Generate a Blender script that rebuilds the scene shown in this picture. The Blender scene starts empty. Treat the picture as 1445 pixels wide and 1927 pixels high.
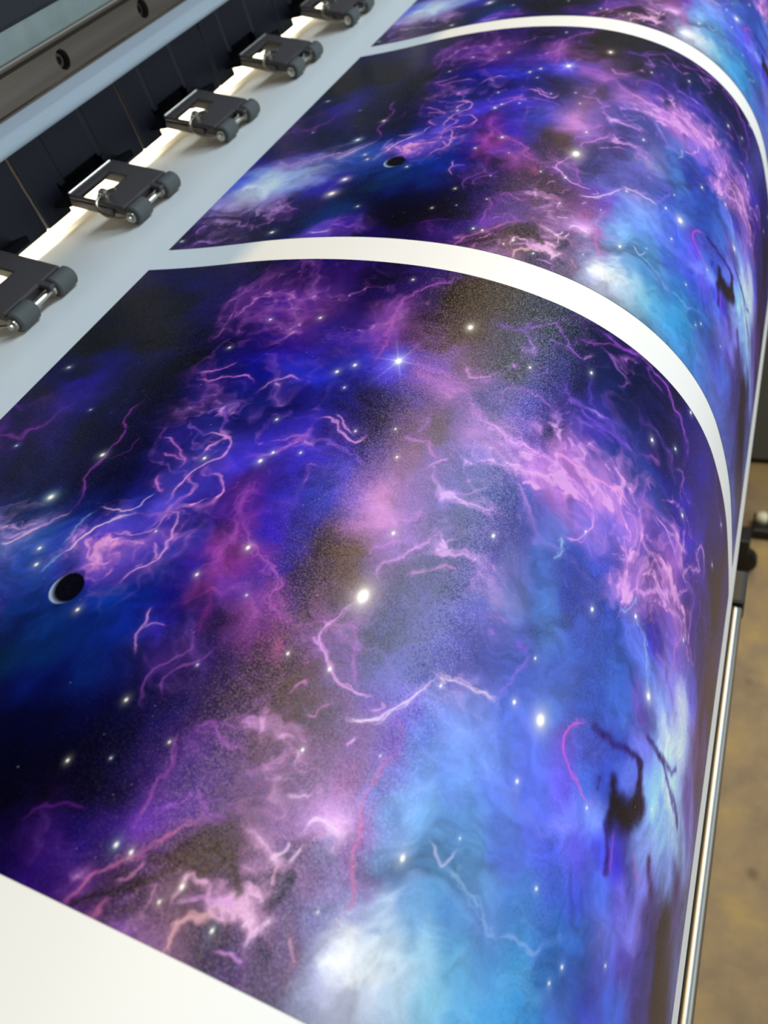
import bpy, bmesh, math, random
import numpy as np
from mathutils import Matrix, Vector

# ---------------------------------------------------------------- frame of reference
# Measured in "units" of the camera's height over the platen; one unit is 11.5 cm.
S = 0.115
ZC = 1.035                       # camera height over the floor, platen top at 0.92 m
def V(x, y, z): return Vector((S*x, S*y, ZC + S*z))
scn = bpy.context.scene
COL = scn.collection

# ---------------------------------------------------------------- camera
R = [[0.8939434767, 0.3673418377, -0.2567587091],
     [0.1078839862, -0.7324201346, -0.6722512864],
     [-0.4350012713, 0.5732544991, -0.6943725032]]
cd = bpy.data.cameras.new('camera')
cam = bpy.data.objects.new('camera', cd)
COL.objects.link(cam)
right, up, back = Vector(R[0]), -Vector(R[1]), -Vector(R[2])
m = Matrix((right, up, back)).transposed().to_4x4()
m.translation = V(0, 0, 0)
cam.matrix_world = m
cd.sensor_fit = 'VERTICAL'
cd.sensor_height = 36.0
cd.lens = 1424.66/1927*36.0
cd.clip_start = 0.004
cd.dof.use_dof = True
cd.dof.focus_distance = 0.205
cd.dof.aperture_fstop = 19.0
scn.camera = cam

# ---------------------------------------------------------------- world, lamps, exposure
w = bpy.data.worlds.new('workshop_air')
scn.world = w
w.use_nodes = True
bg = w.node_tree.nodes['Background']
bg.inputs['Color'].default_value = (0.72, 0.83, 0.95, 1)
WORLD = 0.15
bg.inputs['Strength'].default_value = WORLD

def area(name, loc, tilt, sx, sy, power, color):
    """lamp panel running along the printer, tilted about that direction towards -x"""
    l = bpy.data.lights.new(name, 'AREA')
    l.shape = 'RECTANGLE'; l.size = sx; l.size_y = sy
    l.energy = power; l.color = color
    o = bpy.data.objects.new(name, l); COL.objects.link(o)
    o.location = loc; o.rotation_euler = (0, math.radians(tilt), 0)
    return o
# a warm and a daylight row of shop lamps running along the printer, and an added fill light to its right
WARM, DAY, FILL, ZONE = 37.0, 88.0, 32.0, 1.1
area('warm_tube_row', V(1.7, 12.5, 17), 0, 0.09, 3.0, WARM, (1.0, 0.68, 0.30))
area('daylight_row', V(9.8, 15, 18), 31, 0.8, 2.6, DAY, (0.72, 0.88, 1.0))
area('side_fill', V(23, 7, 2), 82, 1.6, 2.4, FILL, (0.80, 0.90, 1.0))
# the lamp inside the print zone, behind the black guide panels
area('print_zone_lamp', V(-2.72, 3.0, -0.70), 0, 0.008, 1.1, ZONE, (1.0, 0.88, 0.66))

scn.view_settings.view_transform = 'Standard'
scn.view_settings.look = 'None'
scn.view_settings.exposure = -0.06
scn.view_settings.gamma = 1.0
scn.view_settings.use_curve_mapping = False

# ---------------------------------------------------------------- materials
def mat(name, color, rough=0.5, metal=0.0, spec=0.5, noise=None, bump=None, coat=0.0):
    mt = bpy.data.materials.new(name); mt.use_nodes = True
    nt = mt.node_tree; b = nt.nodes['Principled BSDF']
    b.inputs['Base Color'].default_value = (*color, 1)
    b.inputs['Roughness'].default_value = rough
    b.inputs['Metallic'].default_value = metal
    b.inputs['Specular IOR Level'].default_value = spec
    b.inputs['Coat Weight'].default_value = coat
    tc = nt.nodes.new('ShaderNodeTexCoord')
    if noise:                               # (scale xyz, second colour, contrast)
        sc, c2, lo, hi = noise
        mp = nt.nodes.new('ShaderNodeMapping'); mp.inputs['Scale'].default_value = sc
        nz = nt.nodes.new('ShaderNodeTexNoise'); nz.inputs['Scale'].default_value = 1.0; nz.inputs['Detail'].default_value = 6
        nz.inputs['Roughness'].default_value = 0.6
        rp = nt.nodes.new('ShaderNodeMapRange'); rp.inputs['From Min'].default_value = lo; rp.inputs['From Max'].default_value = hi
        mx = nt.nodes.new('ShaderNodeMix'); mx.data_type = 'RGBA'
        mx.inputs['A'].default_value = (*color, 1); mx.inputs['B'].default_value = (*c2, 1)
        nt.links.new(tc.outputs['Object'], mp.inputs['Vector']); nt.links.new(mp.outputs['Vector'], nz.inputs['Vector'])
        nt.links.new(nz.outputs['Fac'], rp.inputs['Value']); nt.links.new(rp.outputs['Result'], mx.inputs['Factor'])
        nt.links.new(mx.outputs['Result'], b.inputs['Base Color'])
    if bump:
        sc, st, dist = bump
        n2 = nt.nodes.new('ShaderNodeTexNoise'); n2.inputs['Scale'].default_value = sc; n2.inputs['Detail'].default_value = 2
        bp = nt.nodes.new('ShaderNodeBump'); bp.inputs['Strength'].default_value = st; bp.inputs['Distance'].default_value = dist
        nt.links.new(tc.outputs['Object'], n2.inputs['Vector']); nt.links.new(n2.outputs['Fac'], bp.inputs['Height'])
        nt.links.new(bp.outputs['Normal'], b.inputs['Normal'])
    return mt
def rgb(r, g, b):
    f = lambda c: (c/255/12.92) if c/255 <= .04045 else ((c/255+.055)/1.055)**2.4
    return (f(r), f(g), f(b))

M_vinyl = mat('white_vinyl', rgb(238, 238, 236), 0.42, spec=0.4, bump=(2600, 0.08, 0.0001))
M_black = mat('black_plastic', rgb(20, 22, 32), 0.45, spec=0.3, bump=(900, 0.05, 0.0002))
M_lever = mat('lever_plastic', rgb(74, 66, 66), 0.38, spec=0.45, bump=(1200, 0.06, 0.0002))
M_rubber = mat('grey_rubber', rgb(88, 90, 88), 0.65, spec=0.3, bump=(1500, 0.1, 0.0002))
M_steel = mat('steel', rgb(196, 190, 178), 0.28, metal=1.0)
M_wire = mat('spring_wire', rgb(190, 178, 158), 0.3, metal=1.0)
M_rail = mat('rail_steel', rgb(138, 128, 114), 0.42, metal=0.85, noise=((60, 4, 160), rgb(116, 106, 92), 0.35, 0.7))
M_bolt = mat('bolt_steel', rgb(120, 116, 110), 0.3, metal=1.0)
M_beam = mat('blue_grey_paint', rgb(204, 220, 228), 0.38, spec=0.5)
M_panel = mat('grey_green_paint', rgb(186, 203, 196), 0.6, spec=0.3, noise=((90, 90, 90), rgb(172, 190, 182), 0.35, 0.65))
M_felt = mat('pale_tape', rgb(205, 198, 182), 0.7)
M_dark = mat('dark_cover', rgb(48, 54, 58), 0.55)
M_blocker = mat('blocker_black', rgb(12, 12, 14), 0.9, spec=0.1)  # matte black of the added light blockers
M_body = mat('printer_body', rgb(70, 72, 76), 0.6)
M_alu = mat('aluminium', rgb(150, 148, 140), 0.34, metal=1.0, noise=((30, 3, 30), rgb(112, 110, 104), 0.4, 0.7))
M_blackmetal = mat('black_metal', rgb(22, 22, 24), 0.4, spec=0.4)
M_cab = mat('cabinet_grey', rgb(118, 120, 112), 0.6)
M_knob = mat('pale_knob', rgb(236, 226, 190), 0.35)
M_orange = mat('orange_plastic', rgb(170, 110, 40), 0.5)
M_inner = mat('inner_liner', rgb(215, 208, 190), 0.6)

# ---------------------------------------------------------------- object helpers
def link(name, me, material, parent=None, smooth=False, bevel=0.0):
    o = bpy.data.objects.new(name, me); COL.objects.link(o)
    if material: me.materials.append(material)
    if smooth:
        me.polygons.foreach_set('use_smooth', [True]*len(me.polygons))
    if bevel:
        b = o.modifiers.new('bevel', 'BEVEL'); b.width = bevel; b.segments = 2; b.limit_method = 'ANGLE'
        b.harden_normals = False
    if parent: o.parent = parent; o.matrix_parent_inverse = parent.matrix_world.inverted()
    return o
def tag(o, label=None, cat=None, group=None, kind=None):
    if label: o['label'] = label
    if cat: o['category'] = cat
    if group: o['group'] = group
    if kind: o['kind'] = kind
    return o
def mesh_from(name, verts, faces):
    me = bpy.data.meshes.new(name); me.from_pydata([tuple(v) for v in verts], [], faces); me.update()
    bm = bmesh.new(); bm.from_mesh(me); bmesh.ops.recalc_face_normals(bm, faces=bm.faces); bm.to_mesh(me); bm.free()
    return me
def extrude_y(name, prof, y0, y1):          # closed (x, z) outline swept along the printer
    n = len(prof)
    v = [V(x, y0, z) for x, z in prof] + [V(x, y1, z) for x, z in prof]
    f = [(i, (i+1) % n, n+(i+1) % n, n+i) for i in range(n)] + [tuple(range(n)), tuple(range(2*n-1, n-1, -1))]
    return mesh_from(name, v, f)
def box(name, x0, x1, y0, y1, z0, z1):
    return extrude_y(name, [(x0, z0), (x1, z0), (x1, z1), (x0, z1)], y0, y1)
def tube(name, pts, r, seg=10, cap=True):   # round bar through points given in units
    P = [V(*p) for p in pts]; v = []; f = []
    prev = None
    for i, p in enumerate(P):
        t = (P[min(i+1, len(P)-1)] - P[max(i-1, 0)]).normalized()
        a = prev if prev is not None else (Vector((0, 0, 1)) if abs(t.z) < .9 else Vector((1, 0, 0)))
        u = (a - t*a.dot(t)).normalized(); prev = u; wv = t.cross(u)
        rr = r[i] if isinstance(r, (list, tuple)) else r
        for k in range(seg):
            c = 2*math.pi*k/seg
            v.append(p + (u*math.cos(c) + wv*math.sin(c))*rr*S)
    for i in range(len(P)-1):
        for k in range(seg):
            f.append((i*seg+k, i*seg+(k+1) % seg, (i+1)*seg+(k+1) % seg, (i+1)*seg+k))
    if cap: f += [tuple(range(seg)), tuple(range((len(P)-1)*seg, len(P)*seg))]
    return mesh_from(name, v, f)
def cells(name, ac, bc, hole, fn, thick):
    """plate of cells between cuts ac x bc; hole(i, j) leaves a cell open; fn(a, b, t) places it, t = 0 or thick"""
    na, nb = len(ac)-1, len(bc)-1
    full = lambda i, j: 0 <= i < na and 0 <= j < nb and not hole(i, j)
    vid = {}; v = []; f = []
    def g(i, j, t):
        if (i, j, t) not in vid: vid[(i, j, t)] = len(v); v.append(fn(ac[i], bc[j], thick*t))
        return vid[(i, j, t)]
    for i in range(na):
        for j in range(nb):
            if not full(i, j): continue
            f.append((g(i, j, 1), g(i+1, j, 1), g(i+1, j+1, 1), g(i, j+1, 1)))
            f.append((g(i, j, 0), g(i, j+1, 0), g(i+1, j+1, 0), g(i+1, j, 0)))
            for (di, dj, p, q) in ((-1, 0, (i, j), (i, j+1)), (1, 0, (i+1, j), (i+1, j+1)), (0, -1, (i, j), (i+1, j)), (0, 1, (i, j+1), (i+1, j+1))):
                if not full(i+di, j+dj): f.append((g(*p, 0), g(*q, 0), g(*q, 1), g(*p, 1)))
    return mesh_from(name, v, f)

# ---------------------------------------------------------------- the setting: floor
Zf = -ZC/S                                   # floor level in units
M_floor = mat('concrete', rgb(168, 142, 104), 0.75, spec=0.25, bump=(120, 0.15, 0.002))
nt = M_floor.node_tree; b = nt.nodes['Principled BSDF']
tc = nt.nodes.new('ShaderNodeTexCoord')
n1 = nt.nodes.new('ShaderNodeTexNoise'); n1.inputs['Scale'].default_value = 9; n1.inputs['Detail'].default_value = 8; n1.inputs['Roughness'].default_value = .62
r1 = nt.nodes.new('ShaderNodeValToRGB')
r1.color_ramp.elements[0].position = .3; r1.color_ramp.elements[0].color = (*rgb(126, 108, 86), 1)
r1.color_ramp.elements[1].position = .7; r1.color_ramp.elements[1].color = (*rgb(184, 154, 92), 1)
e = r1.color_ramp.elements.new(.5); e.color = (*rgb(156, 132, 98), 1)
n2 = nt.nodes.new('ShaderNodeTexVoronoi'); n2.inputs['Scale'].default_value = 16
r2 = nt.nodes.new('ShaderNodeValToRGB')
r2.color_ramp.elements[0].position = .04; r2.color_ramp.elements[0].color = (.42, .42, .42, 1)
r2.color_ramp.elements[1].position = .17; r2.color_ramp.elements[1].color = (1, 1, 1, 1)
mx = nt.nodes.new('ShaderNodeMix'); mx.data_type = 'RGBA'; mx.blend_type = 'MULTIPLY'; mx.inputs['Factor'].default_value = .8
for a, c in ((tc.outputs['Object'], n1.inputs['Vector']), (tc.outputs['Object'], n2.inputs['Vector']), (n1.outputs['Fac'], r1.inputs['Fac']),
             (n2.outputs['Distance'], r2.inputs['Fac']), (r1.outputs['Color'], mx.inputs['A']), (r2.outputs['Color'], mx.inputs['B']),
             (mx.outputs['Result'], b.inputs['Base Color'])):
    nt.links.new(a, c)
me = mesh_from('floor', [(-2.5, -2.5, 0), (4, -2.5, 0), (4, 6, 0), (-2.5, 6, 0), (-2.5, -2.5, -.05), (4, -2.5, -.05), (4, 6, -.05), (-2.5, 6, -.05)],
               [(0, 1, 2, 3), (7, 6, 5, 4), (0, 4, 5, 1), (1, 5, 6, 2), (2, 6, 7, 3), (3, 7, 4, 0)])
tag(link('floor', me, M_floor), 'worn tan concrete workshop floor below the printer', None, None, 'structure')

M_wall = mat('painted_wall', rgb(176, 176, 170), 0.8, spec=0.2)
me = mesh_from('wall_far', [(-2.5, 6, 0), (4, 6, 0), (4, 6.1, 0), (-2.5, 6.1, 0), (-2.5, 6, 3), (4, 6, 3), (4, 6.1, 3), (-2.5, 6.1, 3)],
               [(0, 1, 5, 4), (1, 2, 6, 5), (2, 3, 7, 6), (3, 0, 4, 7), (4, 5, 6, 7), (0, 3, 2, 1)])
tag(link('wall_far', me, M_wall), 'plain grey workshop wall beyond the end of the printer', None, None, 'structure')

# ---------------------------------------------------------------- the vinyl sheet
PROF = [(-0.9, -2.7667, -1.0), (-0.6, -2.4667, -1.0), (-0.3, -2.1667, -1.0), (0.0, -1.8667, -1.0), (0.1003, -1.7664, -0.9991), (0.2006, -1.6661, -0.9964), (0.3009, -1.5659, -0.9918), (0.4012, -1.4658, -0.9864), (0.5014, -1.3655, -0.9839), (0.6017, -1.2653, -0.9846), (0.702, -1.1651, -0.9885), (0.8023, -1.0651, -0.9966), (0.9026, -0.9656, -1.0092), (1.0029, -0.8668, -1.0263), (1.1032, -0.7692, -1.0492), (1.2035, -0.6738, -1.0801), (1.3037, -0.5813, -1.1188), (1.404, -0.4926, -1.1654), (1.5043, -0.4099, -1.2221), (1.6046, -0.3346, -1.2882), (1.7049, -0.2679, -1.363), (1.8052, -0.211, -1.4455), (1.9055, -0.165, -1.5346), (2.0058, -0.1307, -1.6287), (2.106, -0.1064, -1.726), (2.2063, -0.0872, -1.8244), (2.3066, -0.0729, -1.9237), (2.4069, -0.0633, -2.0235), (2.5072, -0.0556, -2.1235), (2.6075, -0.049, -2.2236), (2.7078, -0.0436, -2.3237), (2.8278, -0.0378, -2.4436), (2.9428, -0.0323, -2.5584)]
yA, PH, GAP, LEN = 1.73201, 1.68968, 0.124366, 2.707774
PITCH = PH + GAP
pu = np.array([p[0] for p in PROF]); px_ = np.array([p[1] for p in PROF]); pz_ = np.array([p[2] for p in PROF])
def catmull(t, X, Y):
    i = np.clip(np.searchsorted(X, t) - 1, 0, len(X) - 2)
    mtan = np.gradient(Y, X)
    h = X[i+1] - X[i]; q = (t - X[i])/h
    return ((2*q**3-3*q**2+1)*Y[i] + (q**3-2*q**2+q)*h*mtan[i] + (-2*q**3+3*q**2)*Y[i+1] + (q**3-q**2)*h*mtan[i+1])
def surf(u):                                 # point and outward normal of the sheet's curve
    x, z = catmull(u, pu, px_), catmull(u, pu, pz_)
    e = 1e-3
    dx = catmull(u+e, pu, px_) - catmull(u-e, pu, px_); dz = catmull(u+e, pu, pz_) - catmull(u-e, pu, pz_)
    n = np.hypot(dx, dz)
    return x, z, -dz/n, dx/n
def grid_mesh(name, X, Y, Z, smooth=True):   # arrays (rows, cols) in metres -> quads
    nr, nc = X.shape
    co = np.stack([X, Y, Z], -1).reshape(-1, 3).astype(np.float32)
    idx = np.arange(nr*nc).reshape(nr, nc)
    q = np.stack([idx[:-1, :-1], idx[:-1, 1:], idx[1:, 1:], idx[1:, :-1]], -1).reshape(-1, 4)
    me = bpy.data.meshes.new(name)
    me.vertices.add(len(co)); me.vertices.foreach_set('co', co.ravel())
    me.loops.add(q.size); me.loops.foreach_set('vertex_index', q.ravel().astype(np.int32))
    me.polygons.add(len(q)); me.polygons.foreach_set('loop_start', np.arange(0, q.size, 4, dtype=np.int32))
    me.polygons.foreach_set('use_smooth', np.ones(len(q), dtype=bool))
    me.update(calc_edges=True)
    return me
us_ = np.concatenate([np.linspace(pu[0]+.002, -.05, 12), np.linspace(0, LEN+.233, 150)])
sx, sz, nx, nz = surf(us_)
th = 0.0022
ring_x = np.concatenate([sx, (sx - nx*th)[::-1], sx[:1]]); ring_z = np.concatenate([sz, (sz - nz*th)[::-1], sz[:1]])
ys = np.linspace(-1.7, 7.7, 40)
# rows along y reversed so that the printed face's normals look outward
Xg, Yg = np.meshgrid(ring_x, ys); Zg = np.meshgrid(ring_z, ys)[0]
sheet_me = grid_mesh('vinyl_sheet', S*Xg, S*Yg, ZC + S*Zg)
bm = bmesh.new(); bm.from_mesh(sheet_me)
bmesh.ops.remove_doubles(bm, verts=bm.verts, dist=1e-6)
bmesh.ops.holes_fill(bm, edges=[e for e in bm.edges if e.is_boundary], sides=0)
bmesh.ops.recalc_face_normals(bm, faces=bm.faces); bm.to_mesh(sheet_me); bm.free()
for e in sheet_me.edges: pass
sheet = link('vinyl_sheet', sheet_me, M_vinyl)
sheet_me.set_sharp_from_angle(angle=math.radians(40))
tag(sheet, 'white glossy vinyl sheet with three purple and blue galaxy prints curving over the printer front', 'printed banner')

# ---------------------------------------------------------------- the printed artwork
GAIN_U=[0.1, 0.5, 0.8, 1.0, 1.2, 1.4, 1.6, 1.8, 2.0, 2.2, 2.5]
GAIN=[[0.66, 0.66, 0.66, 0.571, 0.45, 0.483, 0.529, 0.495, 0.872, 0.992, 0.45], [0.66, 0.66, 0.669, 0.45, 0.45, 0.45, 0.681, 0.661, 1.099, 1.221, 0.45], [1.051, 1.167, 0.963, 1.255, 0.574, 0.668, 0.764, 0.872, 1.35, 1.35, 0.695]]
def lin(c):
    c=np.asarray(c,float)/255.
    return np.where(c<=.04045,c/12.92,((c+.055)/1.055)**2.4)
def noise2(x,y,seed):
    r=np.random.RandomState(seed);n=64
    g=r.rand(n,n)
    xi=np.floor(x).astype(int);yi=np.floor(y).astype(int)
    fx=x-xi;fy=y-yi
    fx=fx*fx*fx*(fx*(fx*6-15)+10);fy=fy*fy*fy*(fy*(fy*6-15)+10)
    a=g[yi%n,xi%n];b=g[yi%n,(xi+1)%n];c=g[(yi+1)%n,xi%n];e=g[(yi+1)%n,(xi+1)%n]
    return ((a+(b-a)*fx)*(1-fy)+(c+(e-c)*fx)*fy)*2-1
def fbm(x,y,seed,o=4,gain=.5):
    s=0;a=1;f=1
    for i in range(o):
        s=s+a*noise2(x*f+7.3*i,y*f+3.1*i,seed+i);a*=gain;f*=2.03
    return s
def ridge(x,y,seed,o=4):
    s=0;a=1;f=1;w=1
    for i in range(o):
        n=(1-np.abs(noise2(x*f+5.1*i,y*f+9.7*i,seed+i)))**3*w
        s=s+a*n;w=np.clip(n*1.6,0,1);a*=.6;f*=2.1
    return s
def make_art(base,fil,stars,regs,fogs,us,sig,L,H,NS,NT):
    """artwork colours on a NS x NT grid; rows even in art metric"""
    B=np.array([[float(v) for v in q.split(',')] for q in base.split()])
    S=np.linspace(0,sig[-1],NS);U=np.interp(S,sig,us)
    T=np.linspace(0,H,NT)
    SS,TT=np.meshgrid(S,T);UU=np.broadcast_to(U,SS.shape)
    # coarse colour field
    cs=np.linspace(-.12,sig[-1]+.12,340);ct=np.linspace(-.12,H+.12,210)
    CS,CT=np.meshgrid(cs,ct)
    num=np.zeros(CS.shape+(3,));den=np.zeros(CS.shape)
    col=(B[:,2:]/255.)**1.6
    # colours scaled along the print, per channel, to offset the lamps' veil
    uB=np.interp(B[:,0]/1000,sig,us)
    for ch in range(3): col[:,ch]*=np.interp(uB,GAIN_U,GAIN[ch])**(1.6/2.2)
    for k in range(len(B)):
        w=1/((CS-B[k,0]/1000)**2+(CT-B[k,1]/1000)**2+.0012)**2.2
        num+=w[...,None]*col[k];den+=w
    C=num/den[...,None]
    # warp
    w1=fbm(UU*3.1,TT*3.1,11,5,.55);w2=fbm(UU*3.1,TT*3.1,41,5,.55)
    v1=fbm(UU*9+w1,TT*9,71,4,.6);v2=fbm(UU*9,TT*9+w2,91,4,.6)
    sx=SS+.016*w1+.011*v1;sy=TT+.016*w2+.011*v2
    def samp(a,b):
        fx=np.clip((a-cs[0])/(cs[1]-cs[0]),0,len(cs)-1.001);fy=np.clip((b-ct[0])/(ct[1]-ct[0]),0,len(ct)-1.001)
        i=fx.astype(int);j=fy.astype(int);fx=(fx-i)[...,None];fy=(fy-j)[...,None]
        return (C[j,i]*(1-fx)+C[j,i+1]*fx)*(1-fy)+(C[j+1,i]*(1-fx)+C[j+1,i+1]*fx)*fy
    A=samp(sx,sy)
    lum=A.mean(-1)
    # banks of coloured and dark haze
    fwx=sx+.020*v1+.012*w2;fwy=sy+.020*v2+.012*w1
    fn=np.clip(1+.9*fbm(UU*6+.4*w1,TT*6+.4*w2,511,5,.6),.1,1.7)
    for q in fogs.split():
        q=[float(v) for v in q.split(',')];r=q[2]/1000*1.05
        d2=((fwx-q[0]/1000)**2+(fwy-q[1]/1000)**2)/(r*r)
        al=np.clip(q[3]*np.exp(-d2**1.2*.8)*fn,0,.95)[...,None]
        A=A*(1-al)+(np.array(q[4:])/255.)**1.6*al
    lum=A.mean(-1)
    # cloud contrast and wisps
    cl=fbm(UU*5+.5*w1,TT*5+.5*w2,131,6,.62)
    A=A*(1+.36*np.clip(cl,-1.2,1.3))[...,None]
    rd=ridge(UU*3.2+.5*w1,TT*3.6+.5*w2,171,6)
    rd2=ridge(UU*6.5+.6*w2+.12*v1,TT*7.5+.6*w1+.12*v2,211,5)
    rd3=ridge(UU*14+.5*w1+.25*v1,TT*16+.5*w2+.25*v2,231,4)
    mk=np.clip((lum-.035)*3.6,0,1)*np.clip(1.3-lum*1.25,.15,1)
    pat=np.clip(.7+.9*fbm(UU*2.2,TT*2.2,251,3),.08,1.5)
    wis=np.clip(rd-.95,0,1.2)*.55+np.clip(rd2-.95,0,1)*.45*pat+np.clip(rd3-1.0,0,1)*.25*pat
    wis=wis*mk
    tint=A/(A.max(-1,keepdims=True)+1e-4)
    tint=.6*tint+.4*np.array([.66,.44,.92])
    A=A+wis[...,None]*.40*tint*(1-A)
    # regions thick with fine filaments
    ra=np.zeros(SS.shape);rc=np.zeros(SS.shape+(3,))
    for q in regs.split():
        q=[float(v) for v in q.split(',')];r=q[2]/1000
        gsn=q[3]*np.exp(-((sx+.01*v2-q[0]/1000)**2+(sy+.01*v1-q[1]/1000)**2)/(2*(r*.62)**2))
        ra+=gsn;rc+=gsn[...,None]*(np.array(q[4:])/255.)**1.6
    rc=rc/(ra[...,None]+1e-5);ra=np.clip(ra,0,1.35)
    A=A*(1-.26*np.clip(ra,0,1)*np.clip(1.1-lum*1.2,.2,1))[...,None]
    big=np.clip(rd-.62,0,1.1);med=np.clip(rd2-.72,0,1.0);fin=np.clip(rd3-.75,0,1.0)
    web=.55*big**1.3+.95*med**1.25+.75*fin**1.2*(.35+med)+.35*med*fin
    web=np.clip(web*ra*.95,0,.92)[...,None]
    hot=np.clip(web*1.25-.25,0,1)
    A=A*(1-web)+(rc*(1-hot*.35)+hot*.35*np.array([.92,.72,.93]))*web
    dk=np.clip(ridge(UU*4.1-.5*w2,TT*4.7+.5*w1,271,5)-1.0,0,1)*np.clip((lum-.05)*3,0,1)*np.clip(1.2-lum*2,0,1)
    A=A*(1-.35*dk[...,None])
    # fine strand coordinates for strokes: three wandering strands per stroke
    q1=fbm(UU*26,TT*26,301,3,.6);q2=fbm(UU*26,TT*26,331,3,.6)
    q3=fbm(UU*42,TT*42,391,2,.55);q4=fbm(UU*42,TT*42,421,2,.55)
    fx=SS+.008*v1+.0035*q1;fy=TT+.008*v2+.0035*q2
    br=np.clip(.56+.9*fbm(UU*24,TT*24,361,4,.7),.05,1.35)
    fz=np.clip(ridge(UU*11+.6*w1+.12*q1,TT*11+.6*w2+.12*q2,451,4)*.75-.32,0,1.1)
    ds=S[1]-S[0];dt=T[1]-T[0]
    for r in fil.split(';'):
        h,q=r.split(':');h=[float(v) for v in h.split(',')]
        c=(np.array(h[:3])/255.)**1.6;w=max(h[3]/1000.,.0034)*.5;st=h[4]
        P=np.array([[float(v)/1000. for v in a.split(',')] for a in q.split()])
        if len(P)>2:
            D=[]
            for i in range(len(P)-1):
                p0=P[max(i-1,0)];p1=P[i];p2=P[i+1];p3=P[min(i+2,len(P)-1)]
                for t in (0,.33,.66):
                    D.append(.5*((2*p1)+(p2-p0)*t+(2*p0-5*p1+4*p2-p3)*t*t+(3*p1-p0-3*p2+p3)*t**3))
            D.append(P[-1]);P=np.array(D)
        m=w*7+.03
        i0,i1=int(max(0,(P[:,0].min()-m)/ds)),int(min(NS,(P[:,0].max()+m)/ds+1))
        j0,j1=int(max(0,(P[:,1].min()-m)/dt)),int(min(NT,(P[:,1].max()+m)/dt+1))
        if i1<=i0 or j1<=j0: continue
        B_=np.s_[j0:j1,i0:i1]
        def seg(X,Y):
            d2=np.full(X.shape,9.);n=len(P)-1;tp=np.zeros(X.shape)
            for k in range(n):
                a=P[k];e=P[k+1]-a;l=(e@e)+1e-12
                t=np.clip(((X-a[0])*e[0]+(Y-a[1])*e[1])/l,0,1)
                q2_=(X-a[0]-t*e[0])**2+(Y-a[1]-t*e[1])**2
                u=q2_<d2;d2=np.where(u,q2_,d2);tp=np.where(u,(k+t)/n,tp)
            return np.sqrt(d2)/w,tp
        d,tp=seg(fx[B_],fy[B_])
        fade=np.clip(np.minimum(tp,1-tp)*6,.2,1)
        if c.max()<.22:   # dark lanes
            al=st*np.exp(-(d/1.2)**2.2)*(.8+.2*br[B_])
            al=np.clip(al,0,1)[...,None]
            A[B_]=A[B_]*(1-al)+c*al
            continue
        g=.9+.4*min(w/.006,1.8)
        da,_=seg(fx[B_]+w*g*q3[B_],fy[B_]+w*g*q4[B_])
        db,_=seg(fx[B_]-w*g*q4[B_]-.5*w*q1[B_],fy[B_]+w*g*q3[B_])
        k=2.3 if w>.006 else (1.9 if w>.004 else 1.4)
        dc,_=seg(fx[B_]+1.6*w*g*q4[B_],fy[B_]-1.6*w*g*q3[B_]) if w>.004 else (da+9,0)
        core=np.exp(-(d*k)**2)*br[B_]+.8*np.exp(-(da*k*1.1)**2)*np.clip(1.3-br[B_],.2,1)+.6*np.exp(-(db*k*1.2)**2)*br[B_]+.5*np.exp(-(dc*k*1.2)**2)*np.clip(1.4-br[B_],.2,1)
        halo=np.exp(-d*.5)*(.13+.62*fz[B_])
        co=np.clip(st*fade*(1-np.exp(-1.2*core)),0,.9)[...,None]
        ha=np.clip(st*halo*np.clip(fade+.3,0,1)*1.1,0,.8)[...,None]
        hc=c*np.array([.72,.72,1.0]) if c[2]>c[0]*.85 else c*np.array([.8,.75,1.0])
        hc=np.clip(hc,0,1)
        if c.mean()<.2: hc=c; tgt=c
        else: hc=np.maximum(hc,A[B_]*.85); tgt=np.maximum(c,A[B_]*.85)
        A[B_]=A[B_]*(1-ha)+hc*ha
        A[B_]=A[B_]*(1-co)+tgt*co
    # planet: round in true lengths
    dx=UU-.664;dy=TT-1.2115;r=np.hypot(dx,dy);R=.0375
    inside=np.clip((R-r)/.0022+.5,0,1)
    r2=np.hypot(dx-.010,dy+.008)
    lit=np.clip((r2-R*.95)/(R*.30),0,1)**1.4
    pc=np.array([.004,.005,.02])+lit[...,None]*np.array([.45,.55,.72])
    A=A*(1-inside[...,None])+pc*inside[...,None]
    # stars
    SC={0:(1,1,1),1:(.85,.95,1),2:(1,.96,.80),3:(.80,.96,1)}
    rn=np.random.RandomState(5)
    sl=[tuple(float(v) for v in q.split(',')) for q in stars.split()]
    for s,t,rr,c in sl:
        s/=1000;t/=1000;rr=rr/1000
        uc=np.interp(s,sig,us);loc=np.interp(s,.5*(sig[1:]+sig[:-1]),np.diff(us)/np.diff(sig))
        m=rr*9
        i0,i1=int(max(0,(s-m)/ds)),int(min(NS,(s+m)/ds+2));j0,j1=int(max(0,(t-m)/dt)),int(min(NT,(t+m)/dt+2))
        if i1<=i0 or j1<=j0: continue
        X=(SS[j0:j1,i0:i1]-s);Y=TT[j0:j1,i0:i1]-t;r=np.hypot(X,Y)/max(rr,.0022)
        g=np.exp(-(r/.62)**2)*1.15+.42*np.exp(-r*.75)*np.clip(1.5-r/5.5,0,1)
        if rr>.008: g=g+.25*np.exp(-(r/1.7)**2)
        if c==1:
            th=np.arctan2(Y,X);g=g+.6*np.exp(-r*.42)*np.clip(np.cos(th*6+.3),0,1)**14
        g=np.clip(g,0,1)[...,None]
        cc=np.array(SC[int(c)])
        cc=np.clip(cc+(1-cc)*np.exp(-r**2)[...,None],0,1)
        A[j0:j1,i0:i1]=A[j0:j1,i0:i1]*(1-g)+cc*g*1.0
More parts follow.
